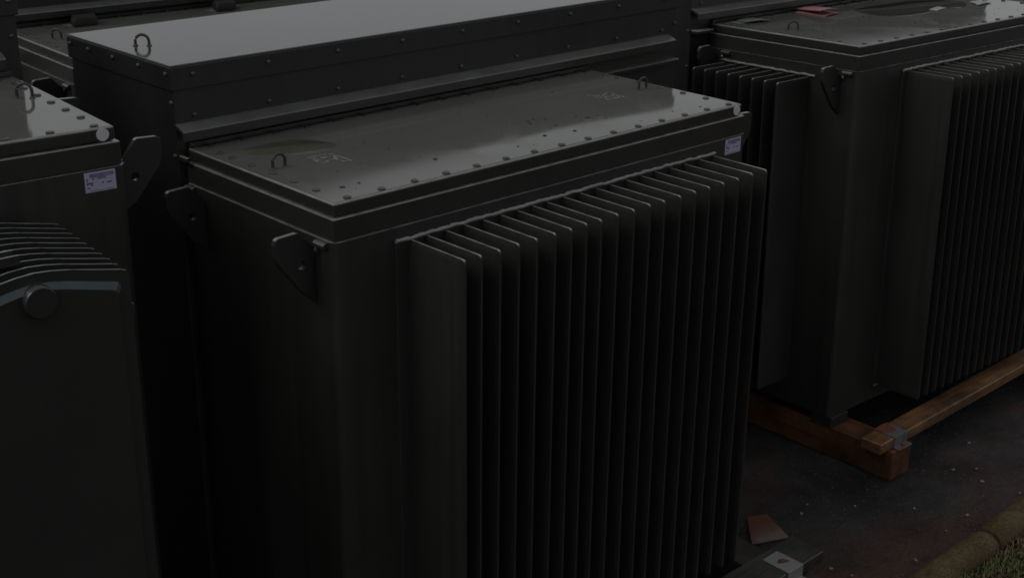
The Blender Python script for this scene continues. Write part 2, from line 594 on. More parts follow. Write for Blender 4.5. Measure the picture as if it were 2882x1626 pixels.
def transformer(name, label, pose, x0=0.0, cab=(-0.031, 1.945), feet=True, front_fins=None, left_fins=None,
                label_x=None, sticker_x=None, eyes=(), hood_eye=None, lugs=(-1, 1), base_z=-1.63, group=None, rear_lug=0.54, sill_z=0.0, fin_x=None, domed=False, WD=0.637):
    """local frame: lid top at z 0, lid front edge at y 0, lid from x0 to x0+L"""
    x1 = x0 + L
    B = Vector(((x0 + x1) / 2, 0.4, -1.5 if feet else base_z))
    R = Euler((pose[5], pose[4], pose[3]), 'XYZ')
    root = bpy.data.objects.new(name, None)
    COL.objects.link(root)
    root.empty_display_size = 0.2
    root.rotation_euler = R
    root.location = (R.to_matrix() @ B + Vector(pose[:3])) * S
    tag(root, label, 'transformer', group)

    def part(nm, mb, mat, parent=root, edge=None, **k):
        if edge:
            k['top'] = k.get('top', 0.3)
        return link(nm, mb.mesh(nm, off=B, **k), parent, mat=mat, edge=edge)

    def put(nm, me, p, parent=root):
        return link(nm, me, parent, loc=(Vector(p) - B) * S)

    # tank with soft vertical corners
    r, t = 0.022, 0.0135
    def rrect(a, b, c, d, r, n=5):
        pts = []
        for cx, cy, q in ((b - r, c + r, -1), (b - r, d - r, 0), (a + r, d - r, 1), (a + r, c + r, 2)):
            for k in range(n + 1):
                an = math.pi / 2 * (q + k / n)
                pts.append((cx + r * math.cos(an), cy + r * math.sin(an)))
        return pts
    zb = -1.455 if feet else base_z + 0.05
    mb = MB().prism(rrect(x0 - t, x1 + t, -t, WD - 0.002, r), 2, zb, -0.0905)
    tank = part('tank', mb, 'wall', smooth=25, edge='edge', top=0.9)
    mb = MB()
    if feet:
        mb.box(x0 + 0.03, x1 - 0.03, 0.04, WD - 0.03, -1.485, -1.456)
        for fx in (x0 - 0.010, x1 - 0.10):
            for fy in (-0.022, WD - 0.12):
                mb.box(fx, fx + 0.11, fy, fy + 0.10, -1.4995, -1.4555)
    else:
        mb.box(x0 + 0.02, x1 - 0.02, 0.03, WD - 0.03, base_z + 0.001, zb - 0.001)
    part('base_frame', mb, 'wall', bevel=0.003)

    # flange band under the lid, lid
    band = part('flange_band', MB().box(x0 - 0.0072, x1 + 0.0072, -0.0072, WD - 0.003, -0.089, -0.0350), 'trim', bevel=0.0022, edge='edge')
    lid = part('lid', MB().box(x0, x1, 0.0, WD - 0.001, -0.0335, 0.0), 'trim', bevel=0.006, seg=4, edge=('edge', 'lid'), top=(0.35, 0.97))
    if domed:
        nx, ny = 60, 28
        vs_ = []
        for j in range(ny + 1):
            for i in range(nx + 1):
                px_, py_ = x0 + 0.008 + (L - 0.016) * i / nx, 0.008 + (WD - 0.017) * j / ny
                vs_.append((px_, py_, 0.0003 + crown(px_ - x0, py_)))
        fs_ = [(j * (nx + 1) + i, j * (nx + 1) + i + 1, (j + 1) * (nx + 1) + i + 1, (j + 1) * (nx + 1) + i) for j in range(ny) for i in range(nx)]
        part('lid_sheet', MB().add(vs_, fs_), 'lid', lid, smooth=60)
    hgt = crown if domed else (lambda a_, b_: 0.0)
    # lid bolts
    ys = [0.1116 + 0.0902 * k for k in range(6)]
    for k in range(15):
        xx = x0 + 0.0533 + 0.1 * k
        put('bolt', LID_BOLT, (xx, 0.019, hgt(xx - x0, 0.019)), lid)
        if k % 1 == 0:
            put('bolt', LID_BOLT, (xx, WD - 0.031, hgt(xx - x0, WD - 0.031)), lid)
    for yy in ys[:5] + [0.53] + ([0.62] if WD > 0.66 else []):
        put('bolt', LID_BOLT, (x0 + 0.032, yy, hgt(0.032, yy)), lid)
        put('bolt', LID_BOLT, (x1 - 0.032, yy, hgt(L - 0.032, yy)), lid)
    for ex, ey, ang in eyes:
        mb = eye_mesh('eye', 0.036, 0.036, 0.0042, B)
        ob = put('lifting_eye', mb.mesh('lifting_eye', smooth=60), (ex, ey, hgt(ex - x0, ey)), lid)
        ob.data.materials.append(M['wall'])
        ob.rotation_euler.z = ang
        for sg in (-1, 1):
            w = MB().cyl((0, 0, 0), 2, [(0, 0.0072), (0.002, 0.0072), (0.004, 0.0052)], 10).mesh('washer', smooth=40)
            w.materials.append(M['bolt'])
            wo = link('washer', w, ob, loc=(sg * 0.018 * S, 0, 0))

    # lugs and clamps on the side walls
    for sd in lugs:
        xw = x0 - t if sd < 0 else x1 + t
        for yy in (0.060, rear_lug):
            mb = MB()
            lug(mb, sd, yy, yy + 0.014, xw)
            part('lifting_lug', mb, 'lug', bevel=0.0012, seg=1, edge='edge', top=0.85)
        for yy in (0.010, 0.585):
            mb = MB()
            if sd < 0:
                mb.prism([(xw + 0.001, -0.093), (xw - 0.008, -0.094), (xw - 0.013, -0.099), (xw - 0.013, -0.106), (xw + 0.001, -0.106)], 1, yy, yy + 0.042)
                mb.cyl((xw - 0.004, yy + 0.040, 0), 2, [(-0.124, 0.007), (-0.1165, 0.0075), (-0.112, 0.005)], 8)
            else:
                mb.prism([(xw - 0.001, -0.093), (xw + 0.008, -0.094), (xw + 0.013, -0.099), (xw + 0.013, -0.106), (xw - 0.001, -0.106)], 1, yy, yy + 0.042)
                mb.cyl((xw + 0.004, yy + 0.040, 0), 2, [(-0.124, 0.007), (-0.1165, 0.0075), (-0.112, 0.005)], 8)
            part('clamp', mb, 'trim', edge='sill_top', top=0.5)

    # cooling fins, with the weld bead along their heads
    def bead(path, nm='weld_bead'):
        pts, rr = [], []
        a, b = Vector(path[0]), Vector(path[1])
        n = int((b - a).length / 0.0075)
        for k in range(n + 1):
            p = a.lerp(b, k / n)
            q = noise.noise(p * 37.0)
            w = noise.noise(p * 90.0 + Vector((5, 0, 0)))
            pts.append(p + Vector((0, 0, 0.0030 * q + 0.0012 * w)))
            rr.append(0.0052 + 0.0018 * w)
        part(nm, MB().tube(pts, rr, 6), 'weld', smooth=60)
    if front_fins:
        fx, pitch, cnt, dep, zt, zbm = front_fins
        me = fin_mesh('fin', 1, dep, zt + 1.5, zbm + 1.5)
        me.materials.append(M['fin'])
        me.materials.append(M['edge'])
        part('fin_base_sheet', MB().box(fx - 0.034, fx + pitch * (cnt - 1) + 0.022, -t - 0.0065, -t + 0.004, zbm - 0.012, zt + 0.003), 'fin', bevel=0.002)
        frnd = random.Random(cnt)
        for k in range(cnt):
            fo = put('cooling_fin', me, (fin_x[k] if fin_x else fx + pitch * k + frnd.uniform(-0.0018, 0.0018), -t, -1.5 + frnd.uniform(-0.0012, 0.0012)))
            fo.rotation_euler.z = math.radians(frnd.uniform(-0.45, 0.45))
        bead([(fx - 0.034, -t - 0.007, zt + 0.006), (fx + pitch * (cnt - 1) + 0.012, -t - 0.007, zt + 0.006)])
        bead([(fx - 0.030, -t - 0.003, zbm + 0.006), (fx + pitch * (cnt - 1) + 0.008, -t - 0.003, zbm + 0.006)])
    if left_fins:
        fy, pitch, cnt, dep, zt, zbm = left_fins
        me = fin_mesh('side_fin', 0, dep, zt + 1.5, zbm + 1.5)
        me.materials.append(M['fin'])
        me.materials.append(M['edge'])
        for k in range(cnt):
            put('cooling_fin', me, (x0 - t, fy + pitch * k, -1.5))
        bead([(x0 - t - 0.003, fy - 0.03, zt + 0.006), (x0 - t - 0.003, fy + pitch * (cnt - 1) + 0.02, zt + 0.006)])

    # cable cabinet with hood, drip sill and lower flange
    c0, c1 = cab
    cz = -1.46 if feet else base_z + 0.002
    body = part('cabinet', MB().box(c0 + 0.004, c1 - 0.004, WD + 0.004, WD + 0.555, cz, 0.164), 'cabinet', bevel=0.003)
    hood = part('hood', MB().box(c0, c1, WD, WD + 0.560, 0.1655, 0.217), 'hood', body, bevel=0.0028, seg=3)
    skirt = part('hood_skirt', MB().box(c0 - 0.0022, c1 + 0.0022, WD - 0.0022, WD + 0.5622, 0.152, 0.2115), 'cabinet', body, bevel=0.002)
    y = WD
    part('drip_sill', MB().prism([(y + 0.003, 0.066 + sill_z), (y - 0.006, 0.064 + sill_z), (y - 0.036, 0.053 + sill_z), (y - 0.0385, 0.050 + sill_z), (y - 0.0385, 0.028 + sill_z),
                                  (y - 0.033, 0.028 + sill_z), (y - 0.033, 0.046 + sill_z), (y + 0.003, 0.058 + sill_z)], 0, c0 + 0.0015, c1 - 0.055), 'trim', body, edge='sill_top')
    part('gasket_strip', MB().box(max(x0 + 0.004, c0), min(x1 - 0.004, c1), y - 0.012, y - 0.0005, 0.001, 0.013), 'trim', body, bevel=0.002)
    if c0 < x0 - 0.020:
        part('cabinet_flange', MB().box(c0 + 0.006, x0 - 0.015, y - 0.035, y + 0.002, -0.030, -0.016), 'trim', body, bevel=0.0025, edge='edge')
    if c1 > x1 + 0.020:
        part('cabinet_flange', MB().box(x1 + 0.015, c1 - 0.03, y - 0.035, y + 0.002, -0.030, -0.016), 'trim', body, bevel=0.0025, edge='sill_top')
    bx = c0 + 0.061
    while bx < c1 - 0.03:
        put('bolt', FRONT_BOLT, (bx, WD - 0.0022, 0.190), body)
        put('bolt', FRONT_BOLT, (bx, WD + 0.004, 0.083 + sill_z * 0.4), body)
        bx += 0.2285
    put('bolt', FRONT_BOLT, (c1 - 0.021, WD + 0.004, 0.100), body)
    put('bolt', FRONT_BOLT, (c1 - 0.021, WD - 0.0022, 0.190), body)
    for yy in (0.020, 0.157, 0.295, 0.433, 0.54):
        put('bolt', SIDE_BOLT, (c0 - 0.0022, WD + yy, 0.194), body)
    for zz in (0.120, -0.02, -0.16):
        put('bolt', SIDE_BOLT, (c0 + 0.004, WD + 0.012, zz), body)
    if hood_eye:
        ex, ey, ang = hood_eye
        ob = put('lifting_eye', eye_mesh('e', 0.036, 0.030, 0.0040, B).mesh('lifting_eye', smooth=60), (ex, ey, 0.217), hood)
        ob.data.materials.append(M['wall'])
        ob.rotation_euler.z = ang
        for sg in (-1, 1):
            w = MB().cyl((0, 0, 0), 2, [(0, 0.0072), (0.002, 0.0072), (0.004, 0.0052)], 10).mesh('washer', smooth=40)
            w.materials.append(M['bolt'])
            link('washer', w, ob, loc=(sg * 0.018 * S, 0, 0))

    # rating label and inspection sticker
    if label_x is not None:
        a, b, zt, zl = label_x, label_x + 0.0725, -0.0945, -0.1405
        yl = -t - 0.0012
        lb = part('rating_label', MB().box(a, b, yl, -t + 0.0005, zl, zt), 'label', tank, bevel=0.0004, seg=1)
        w, h = b - a, zt - zl
        def bar(u0, u1, v0, v1):
            return (a + w * u0, a + w * u1, yl - 0.0005, yl + 0.0003, zt - h * v1, zt - h * v0)
        mb = MB()
        for q in ((0.05, 0.09, 0.29, 0.43), (0.05, 0.26, 0.50, 0.57), (0.06, 0.10, 0.57, 0.62), (0.18, 0.25, 0.60, 0.66), (0.05, 0.16, 0.74, 0.80),
                  (0.55, 0.60, 0.54, 0.61), (0.70, 0.86, 0.56, 0.62), (0.24, 0.30, 0.30, 0.38)):
            mb.box(*bar(*q))
        part('print', mb, 'print', lb)
        mb = MB()
        for q in ((0.16, 0.93, 0.07, 0.26), (0.40, 0.70, 0.27, 0.38), (0.14, 0.9, 0.90, 0.93)):
            mb.box(*bar(*q))
        part('print', mb, 'print2', lb)
    if sticker_x is not None:
        part('round_sticker', MB().cyl((sticker_x, -0.0002, -0.0165), 1, [(0.0, 0.0148), (-0.0014, 0.0148)], 24), 'sticker', lid)
    return root, lid, tank, part, put

GROUP = 'transformers parked in rows on the yard'
A_POSE = (-0.0533, -0.0170, 0.0, 0, 0, 0)
C_POSE = (-0.3915, 0.3372, 0.1712, -0.080, 0, 0)
D_POSE = (2.4677, 0.2534, -0.0006, -0.0388, 0.0092, -0.0272)
E_POSE = (0.2514, 1.8735, -0.003, -0.0509, 0, 0)
F_POSE = (2.55, 1.77, -0.003, -0.045, 0, 0)

rootA, lidA, tankA, partA, putA = transformer(
    'transformer', 'large centre transformer with twenty fins, chalk-marked wet lid and long pale hood behind', A_POSE,
    front_fins=(0.1962, 0.0602, 20, 0.2055, -0.1269, -1.409), label_x=1.408, sticker_x=1.4685, fin_x=[0.2063, 0.2559, 0.3163, 0.376, 0.4383, 0.4978, 0.5562, 0.609, 0.6627, 0.7235, 0.7842, 0.846, 0.903, 0.9688, 1.028, 1.0878, 1.1504, 1.2128, 1.2773, 1.3418],
    eyes=((0.071, 0.322, 0.0), (1.400, 0.313, 0.05)), hood_eye=(0.046, 0.914, -0.68), group=GROUP, domed=True)

rootD, lidD, tankD, partD, putD = transformer(
    'transformer', 'right-hand transformer on brown timber skid, with fins on two sides and cards on its lid', D_POSE, cab=(-0.117, 2.05),
    front_fins=(0.292, 0.0578, 18, 0.200, -0.121, -1.400), left_fins=(0.203, 0.0579, 8, 0.190, -0.137, -1.352),
    eyes=((0.097, 0.376, -1.0), (1.39, 0.34, 0.2)), hood_eye=(-0.12, 0.90, -0.6), group=GROUP, lugs=(-1,), rear_lug=0.648, WD=0.71)

rootC, lidC, tankC, partC, putC = transformer(
    'transformer', 'left foreground transformer with stacked radiator panels and a pipe end cap', C_POSE, x0=-L, cab=(-1.94, 0.030), feet=False,
    base_z=-1.63 - 0.1712, label_x=-0.0862, sticker_x=-0.029, eyes=((-0.066, 0.371, -0.62), (-1.42, 0.34, 0.2)), group=GROUP, lugs=(1,))

rootE, lidE, tankE, partE, putE = transformer(
    'transformer', 'back-row transformer at upper left, its lid peeking out behind the pale hood', E_POSE, feet=False, base_z=-1.627,
    eyes=((0.087, 0.333, -0.95), (1.40, 0.32, 0.2)), group=GROUP)

rootF, lidF, tankF, partF, putF = transformer(
    'transformer', 'unseen transformer added to darken the gap between the two cabinets near the top edge', F_POSE, feet=False, base_z=-1.627,
    eyes=((0.087, 0.333, -0.95),), group=GROUP)  # added unit, hides the sky-bright ground behind the gap

# ------------------------------------------------------------------ radiator bank of the left transformer
XC, YR0, PITCH, NP = -0.369, -0.108, 0.0387, 10
def radiator_panel(front):
    half = [(0.0, -0.1335), (0.034, -0.1360), (0.068, -0.1415), (0.120, -0.1530), (0.168, -0.1630), (0.180, -0.1670), (0.185, -0.1760)]
    top = [(XC - u, z) for u, z in reversed(half)] + [(XC + u, z) for u, z in half[1:]]
    zb0 = -1.52
    bot = [(x, zb0 - (z + 0.1335)) for x, z in reversed(top)]
    out = top + bot
    def inset(k, dz):
        return [(XC + (x - XC) * k, z - dz if z > -0.8 else z + dz) for x, z in out]
    i1, i2 = inset(0.90, 0.021), inset(0.845, 0.034)
    rim, body = 0.0048, 0.0230 if front else 0.018
    n = len(out)
    vs = []
    for pts, w in ((out, rim / 2), (i1, rim / 2), (i2, body / 2)):
        for sg in (-1, 1):
            vs += [(x, sg * w, z) for x, z in pts]
    fs = []
    for k in range(n):
        j = (k + 1) % n
        fs.append((k, j, n + j, n + k))
        for a, b in ((0, 2), (2, 4)):
            for s_ in (0, 1):
                fs.append(((a + s_) * n + k, (a + s_) * n + j, (b + s_) * n + j, (b + s_) * n + k))
    fs.append(tuple(range(4 * n, 5 * n)))
    fs.append(tuple(range(5 * n, 6 * n)))
    return MB().add(vs, fs)
BC = Vector((-L / 2, 0.4, -1.63 - 0.1712))
pm = radiator_panel(False).mesh('radiator_panel', top=0.86)
pm.materials.append(M['radiator'])
pm.materials.append(M['edge'])
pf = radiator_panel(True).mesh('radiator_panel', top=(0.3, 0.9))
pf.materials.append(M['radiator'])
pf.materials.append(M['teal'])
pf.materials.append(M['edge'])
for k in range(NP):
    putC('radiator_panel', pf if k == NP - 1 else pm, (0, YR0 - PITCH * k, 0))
yf = YR0 - PITCH * (NP - 1)
for z in (-0.186, -1.46):
    mb = MB().cyl((XC, 0, z), 1, [(-0.012, 0.032), (yf - 0.026, 0.032), (yf - 0.0285, 0.030)], 28)
    partC('header_pipe', mb, 'radiator', smooth=40)
mb = MB()
for y in (-0.401, -0.366):
    mb.box(-0.66, -0.373, y, y + 0.005, -0.1320, -0.113)
mb.box(-0.66, -0.373, -0.3955, -0.3665, -0.1325, -0.128)
partC('brace_channel', mb, 'trim', edge='edge')
partC('edge_tab', MB().box(-0.1850, -0.1800, yf - 0.004, yf + 0.004, -0.262, -0.238), 'trim', bevel=0.001)

# ------------------------------------------------------------------ chalk writing on the lids
def chalk(strokes, w, part, lid, hf=lambda a_, b_: 0.0):
    mb = MB()
    rnd = random.Random(3)
    for s_ in strokes:
        pts = []
        for (ax, ay), (bx, by) in zip(s_[:-1], s_[1:]):
            for k in range(4):
                pts.append(Vector((ax + (bx - ax) * k / 4, ay + (by - ay) * k / 4)))
        pts.append(Vector(s_[-1]))
        vs = []
        for i, p in enumerate(pts):
            d = (pts[min(i + 1, len(pts) - 1)] - pts[max(i - 1, 0)]).normalized()
            q = Vector((-d.y, d.x)) * w * rnd.uniform(0.6, 1.25)
            zz = 0.0010 + hf(p.x, p.y)
            vs += [(p.x + q.x, p.y + q.y, zz), (p.x - q.x, p.y - q.y, zz)]
        fs = [(2 * i, 2 * i + 1, 2 * i + 3, 2 * i + 2) for i in range(len(pts) - 1)]
        mb.add(vs, fs)
    part('chalk_mark', mb, 'chalk', lid)
CH1 = [[(0.1691, 0.3462), (0.2006, 0.3433), (0.2277, 0.3413), (0.2433, 0.334)], [(0.1751, 0.344), (0.1706, 0.3268), (0.1874, 0.3334)],
       [(0.1704, 0.318), (0.1886, 0.3233)], [(0.1704, 0.318), (0.1711, 0.2935)], [(0.1752, 0.3078), (0.1834, 0.3097), (0.1879, 0.3043)],
       [(0.1984, 0.3253), (0.215, 0.3185)], [(0.1678, 0.2816), (0.186, 0.2836), (0.1985, 0.2936), (0.2142, 0.292), (0.2303, 0.2993), (0.2419, 0.3014)],
       [(0.2271, 0.3234), (0.2364, 0.3245), (0.2395, 0.3096), (0.2403, 0.2876), (0.2393, 0.2643), (0.2425, 0.2511)],
       [(0.2219, 0.2555), (0.2357, 0.2585), (0.2425, 0.2511)], [(0.236, 0.3218), (0.2234, 0.2962), (0.2181, 0.2827), (0.2203, 0.2658), (0.223, 0.256)],
       [(0.2273, 0.2868), (0.2389, 0.2858)], [(0.1959, 0.326), (0.2102, 0.3045)]]
CH2 = [[(1.205, 0.3667), (1.2102, 0.3535), (1.2069, 0.328), (1.2097, 0.3152), (1.2407, 0.3275), (1.2624, 0.341), (1.2827, 0.3454)],
       [(1.2158, 0.3451), (1.2176, 0.333), (1.2321, 0.3348)], [(1.2105, 0.3075), (1.2142, 0.3008), (1.236, 0.3102), (1.2432, 0.3042)],
       [(1.2156, 0.2927), (1.2107, 0.283), (1.2273, 0.2792), (1.2529, 0.2819), (1.275, 0.2912), (1.2824, 0.2778)],
       [(1.2829, 0.3344), (1.2756, 0.3156), (1.248, 0.3036)], [(1.2654, 0.2994), (1.2803, 0.308)], [(1.2343, 0.2942), (1.2576, 0.2989)],
       [(1.2731, 0.2963), (1.2827, 0.2882)], [(1.2537, 0.2742), (1.2815, 0.2786)]]
CH3 = [[(0.1648, 0.385), (0.2007, 0.3763), (0.252, 0.3659)], [(0.1734, 0.3553), (0.1683, 0.3156), (0.2277, 0.3084)], [(0.2247, 0.3781), (0.2035, 0.3293)]]
chalk(CH1, 0.0030, partA, lidA, crown)
chalk(CH2, 0.0032, partA, lidA, crown)
chalk(CH3, 0.0030, partD, lidD)

# bits of grit and leaf litter stuck to the wet lids
def litter(seed, spots, n, part, lid, hf=lambda a_, b_: 0.0):
    r_ = random.Random(seed)
    mb = MB()
    pts = [(x, y, r_.uniform(0.004, 0.008)) for x, y in spots] + [(r_.uniform(0.08, 1.42), r_.uniform(0.05, 0.56), r_.uniform(0.0012, 0.0035)) for _ in range(n)]
    for x, y, q in pts:
        k = r_.randint(5, 8)
        a0, st = r_.uniform(0, 6.28), r_.uniform(0.35, 1.0)
        lp = []
        for i in range(k):
            a = 2 * math.pi * i / k
            u, v = math.cos(a) * q * r_.uniform(0.7, 1.2), math.sin(a) * q * st * r_.uniform(0.7, 1.2)
            lp.append((x + u * math.cos(a0) - v * math.sin(a0), y + u * math.sin(a0) + v * math.cos(a0)))
        z_ = hf(x, y)
        mb.prism(lp, 2, z_ + 0.0003, z_ + 0.0008 + q * 0.25)
    stuff(part('litter', mb, 'litter', lid))
litter(1, [(0.99, 0.198), (1.006, 0.168), (0.845, 0.243), (0.876, 0.164), (0.877, 0.093), (0.778, 0.109), (0.408, 0.125), (0.092, 0.091), (0.141, 0.091), (0.87, 0.25), (0.83, 0.22), (0.90, 0.23)], 60, partA, lidA, crown)
litter(2, [(0.55, 0.25), (0.62, 0.18), (0.70, 0.12), (0.48, 0.2)], 70, partD, lidD)

# ------------------------------------------------------------------ things lying on the lids
def on_lid(name, pose, label, cat, origin, group=None):
    R = Euler((pose[5], pose[4], pose[3]), 'XYZ')
    root = bpy.data.objects.new(name, None)
    COL.objects.link(root)
    root.rotation_euler = R
    root.location = (R.to_matrix() @ Vector(origin) + Vector(pose[:3])) * S
    tag(root, label, cat, group)
    return root

def lid_mesh(name, mb, mat, pose, origin, label, cat, group=None, **k):
    R = Euler((pose[5], pose[4], pose[3]), 'XYZ')
    o = link(name, mb.mesh(name, off=origin, **k), mat=mat)
    o.rotation_euler = R
    o.location = (R.to_matrix() @ Vector(origin) + Vector(pose[:3])) * S
    tag(o, label, cat, group)
    return o

def smooth_loop(pts, n=4):
    out = []
    k = len(pts)
    for i in range(k):
        p0, p1, p2, p3 = (Vector(pts[(i + d) % k]) for d in (-1, 0, 1, 2))
        for s_ in range(n):
            t = s_ / n
            q = 0.5 * ((2 * p1) + (p2 - p0) * t + (2 * p0 - 5 * p1 + 4 * p2 - p3) * t * t + (3 * p1 - p0 - 3 * p2 + p3) * t ** 3)
            out.append(tuple(q))
    return out

def puddle(pts, mat, pose, label, z=0.0005, h=0.0009, wob=0.004, hf=lambda a_, b_: 0.0):
    lp = []
    for x, y in smooth_loop(pts, 6):
        w = noise.noise(Vector((x * 40, y * 40, 1)))
        lp.append((x + w * wob, y + w * wob))
    cx, cy = sum(p[0] for p in lp) / len(lp), sum(p[1] for p in lp) / len(lp)
    inner = [(cx + (x - cx) * 0.96, cy + (y - cy) * 0.96) for x, y in lp]
    n = len(lp)
    vs = [(x, y, z + hf(x, y)) for x, y in lp] + [(x, y, z + h + hf(x, y)) for x, y in inner] + [(cx, cy, z + h + hf(cx, cy))]
    fs = [(i, (i + 1) % n, n + (i + 1) % n, n + i) for i in range(n)] + [(n + i, n + (i + 1) % n, 2 * n) for i in range(n)]
    lid_mesh('puddle', MB().add(vs, fs), mat, pose, (cx, cy, 0), label, 'puddle', smooth=60)

puddle([(0.09, 0.518), (0.175, 0.531), (0.257, 0.513), (0.30, 0.43), (0.297, 0.395), (0.263, 0.375), (0.198, 0.382), (0.142, 0.412), (0.093, 0.455)],
       'scum', A_POSE, 'greenish puddle on the chalk-marked lid near its left lifting eye', hf=crown)
puddle([(0.686, 0.479), (0.676, 0.39), (0.732, 0.317), (0.85, 0.300), (0.945, 0.318), (1.06, 0.340), (1.12, 0.300), (1.20, 0.315), (1.30, 0.41), (1.20, 0.55), (0.95, 0.575), (0.75, 0.56)],
       'puddle', D_POSE, 'dark standing puddle on the lid beside the folded pink card')

# folded pink card: two leaves joined along one crease
o0 = (0.53, 0.59, 0)
root = on_lid('folded_card', D_POSE, 'folded pink card lying open beside the puddle on the right-hand lid', 'card', o0)
def leaf(pts, th, nm, mat):
    """bent sheet through a grid of points"""
    n, m_ = len(pts), len(pts[0])
    vs = [p for r_ in pts for p in r_] + [(p[0], p[1], p[2] + th) for r_ in pts for p in r_]
    k = n * m_
    fs = []
    for i in range(n - 1):
        for j in range(m_ - 1):
            a = i * m_ + j
            fs.append((a, a + 1, a + m_ + 1, a + m_))
            fs.append((k + a, k + a + m_, k + a + m_ + 1, k + a + 1))
    bd = [j for j in range(m_)] + [i * m_ + m_ - 1 for i in range(1, n)] + [(n - 1) * m_ + j for j in range(m_ - 2, -1, -1)] + [i * m_ for i in range(n - 2, 0, -1)]
    for a, b in zip(bd, bd[1:] + bd[:1]):
        fs.append((a, b, b + k, a + k))
    return link(nm, MB().add(vs, fs).mesh(nm, off=o0), root, mat=mat)
def grid(q, z, bow):
    rows = []
    for i in range(6):
        u = i / 5
        row = []
        for j in range(6):
            v = j / 5
            x = (q[0][0] * (1 - u) + q[1][0] * u) * (1 - v) + (q[3][0] * (1 - u) + q[2][0] * u) * v
            y = (q[0][1] * (1 - u) + q[1][1] * u) * (1 - v) + (q[3][1] * (1 - u) + q[2][1] * u) * v
            row.append((x, y, z(u, v) + bow * math.sin(math.pi * u)))
        rows.append(row)
    return rows
leaf(grid([(0.478, 0.668), (0.611, 0.655), (0.602, 0.533), (0.467, 0.511)], lambda u, v: 0.0012, 0.003), 0.002, 'leaf', 'pink')
leaf(grid([(0.505, 0.690), (0.623, 0.673), (0.566, 0.516), (0.458, 0.524)], lambda u, v: 0.010 + 0.014 * v, 0.004), 0.002, 'leaf', 'pink')

o0 = (0.16, 0.63, 0)
root = on_lid('folded_card', D_POSE, 'grey-green folded card at the left end of the right-hand lid', 'card', o0)
leaf(grid([(0.118, 0.682), (0.228, 0.686), (0.207, 0.578), (0.093, 0.600)], lambda u, v: 0.0012 + 0.006 * v * v, 0.002), 0.002, 'leaf', 'grey_card')
leaf(grid([(0.075, 0.676), (0.110, 0.680), (0.122, 0.612), (0.072, 0.620)], lambda u, v: 0.0006 + 0.0002 * u, 0.0), 0.0005, 'leaf', 'grey_card')

o0 = (1.01, 0.31, 0)
root = on_lid('wet_paper', D_POSE, 'small torn pale paper stuck at the puddle edge near the top right', 'paper', o0)
leaf(grid([(0.965, 0.345), (1.075, 0.372), (1.068, 0.325), (0.955, 0.303)], lambda u, v: 0.0018, 0.001), 0.0008, 'sheet', 'paper')
o0 = (1.33, 0.31, 0)
root = on_lid('wet_paper', D_POSE, 'crumpled wet pale sheet lying at the right end of the puddle', 'paper', o0)
leaf(grid([(1.287, 0.355), (1.420, 0.362), (1.355, 0.285), (1.244, 0.279)], lambda u, v: 0.0018 + 0.003 * abs(math.sin(7 * u + 4 * v)), 0.001), 0.0008, 'sheet', 'paper')

def rubber_pad(org, w, d_, h, label):
    cx, cy = org
    o_ = (cx, cy, 0)
    root_ = on_lid('rubber_pad', E_POSE, label, 'pad', o_)
    rings = []
    for z, k in ((0.001, 0.97), (0.008, 1.0), (h * 0.7, 0.985), (h, 0.90)):
        ring = []
        for i in range(28):
            a = 2 * math.pi * i / 28
            ca, sa = math.cos(a), math.sin(a)
            e = 0.35
            x = math.copysign(abs(ca) ** e, ca) * w / 2 * k
            y = math.copysign(abs(sa) ** e, sa) * d_ / 2 * k
            zz = z + (0.004 * noise.noise(Vector((x * 20, y * 20, 2))) if z > 0.01 else 0)
            ring.append((cx + x + 0.3 * y, cy + y, zz))
        rings.append(ring)
    link('pad', MB().rings(rings).mesh('pad', off=o_, smooth=40), root_, mat='black_cloth')
    tri = [(cx - w / 2 - 0.022, cy + 0.030), (cx - w / 2 + 0.03, cy + 0.034), (cx - w / 2 - 0.004, cy - 0.030)]
    link('backing_sheet', MB().prism(tri, 2, 0.0010, 0.0030).mesh('backing_sheet', off=o_), root_, mat='pale_card')
rubber_pad((0.283, 0.545), 0.10, 0.085, 0.034, 'black folded rubber pad on the upper left lid, nearer the lifting eye')
rubber_pad((0.862, 0.520), 0.095, 0.085, 0.034, 'black folded rubber pad behind the far edge of the pale hood')

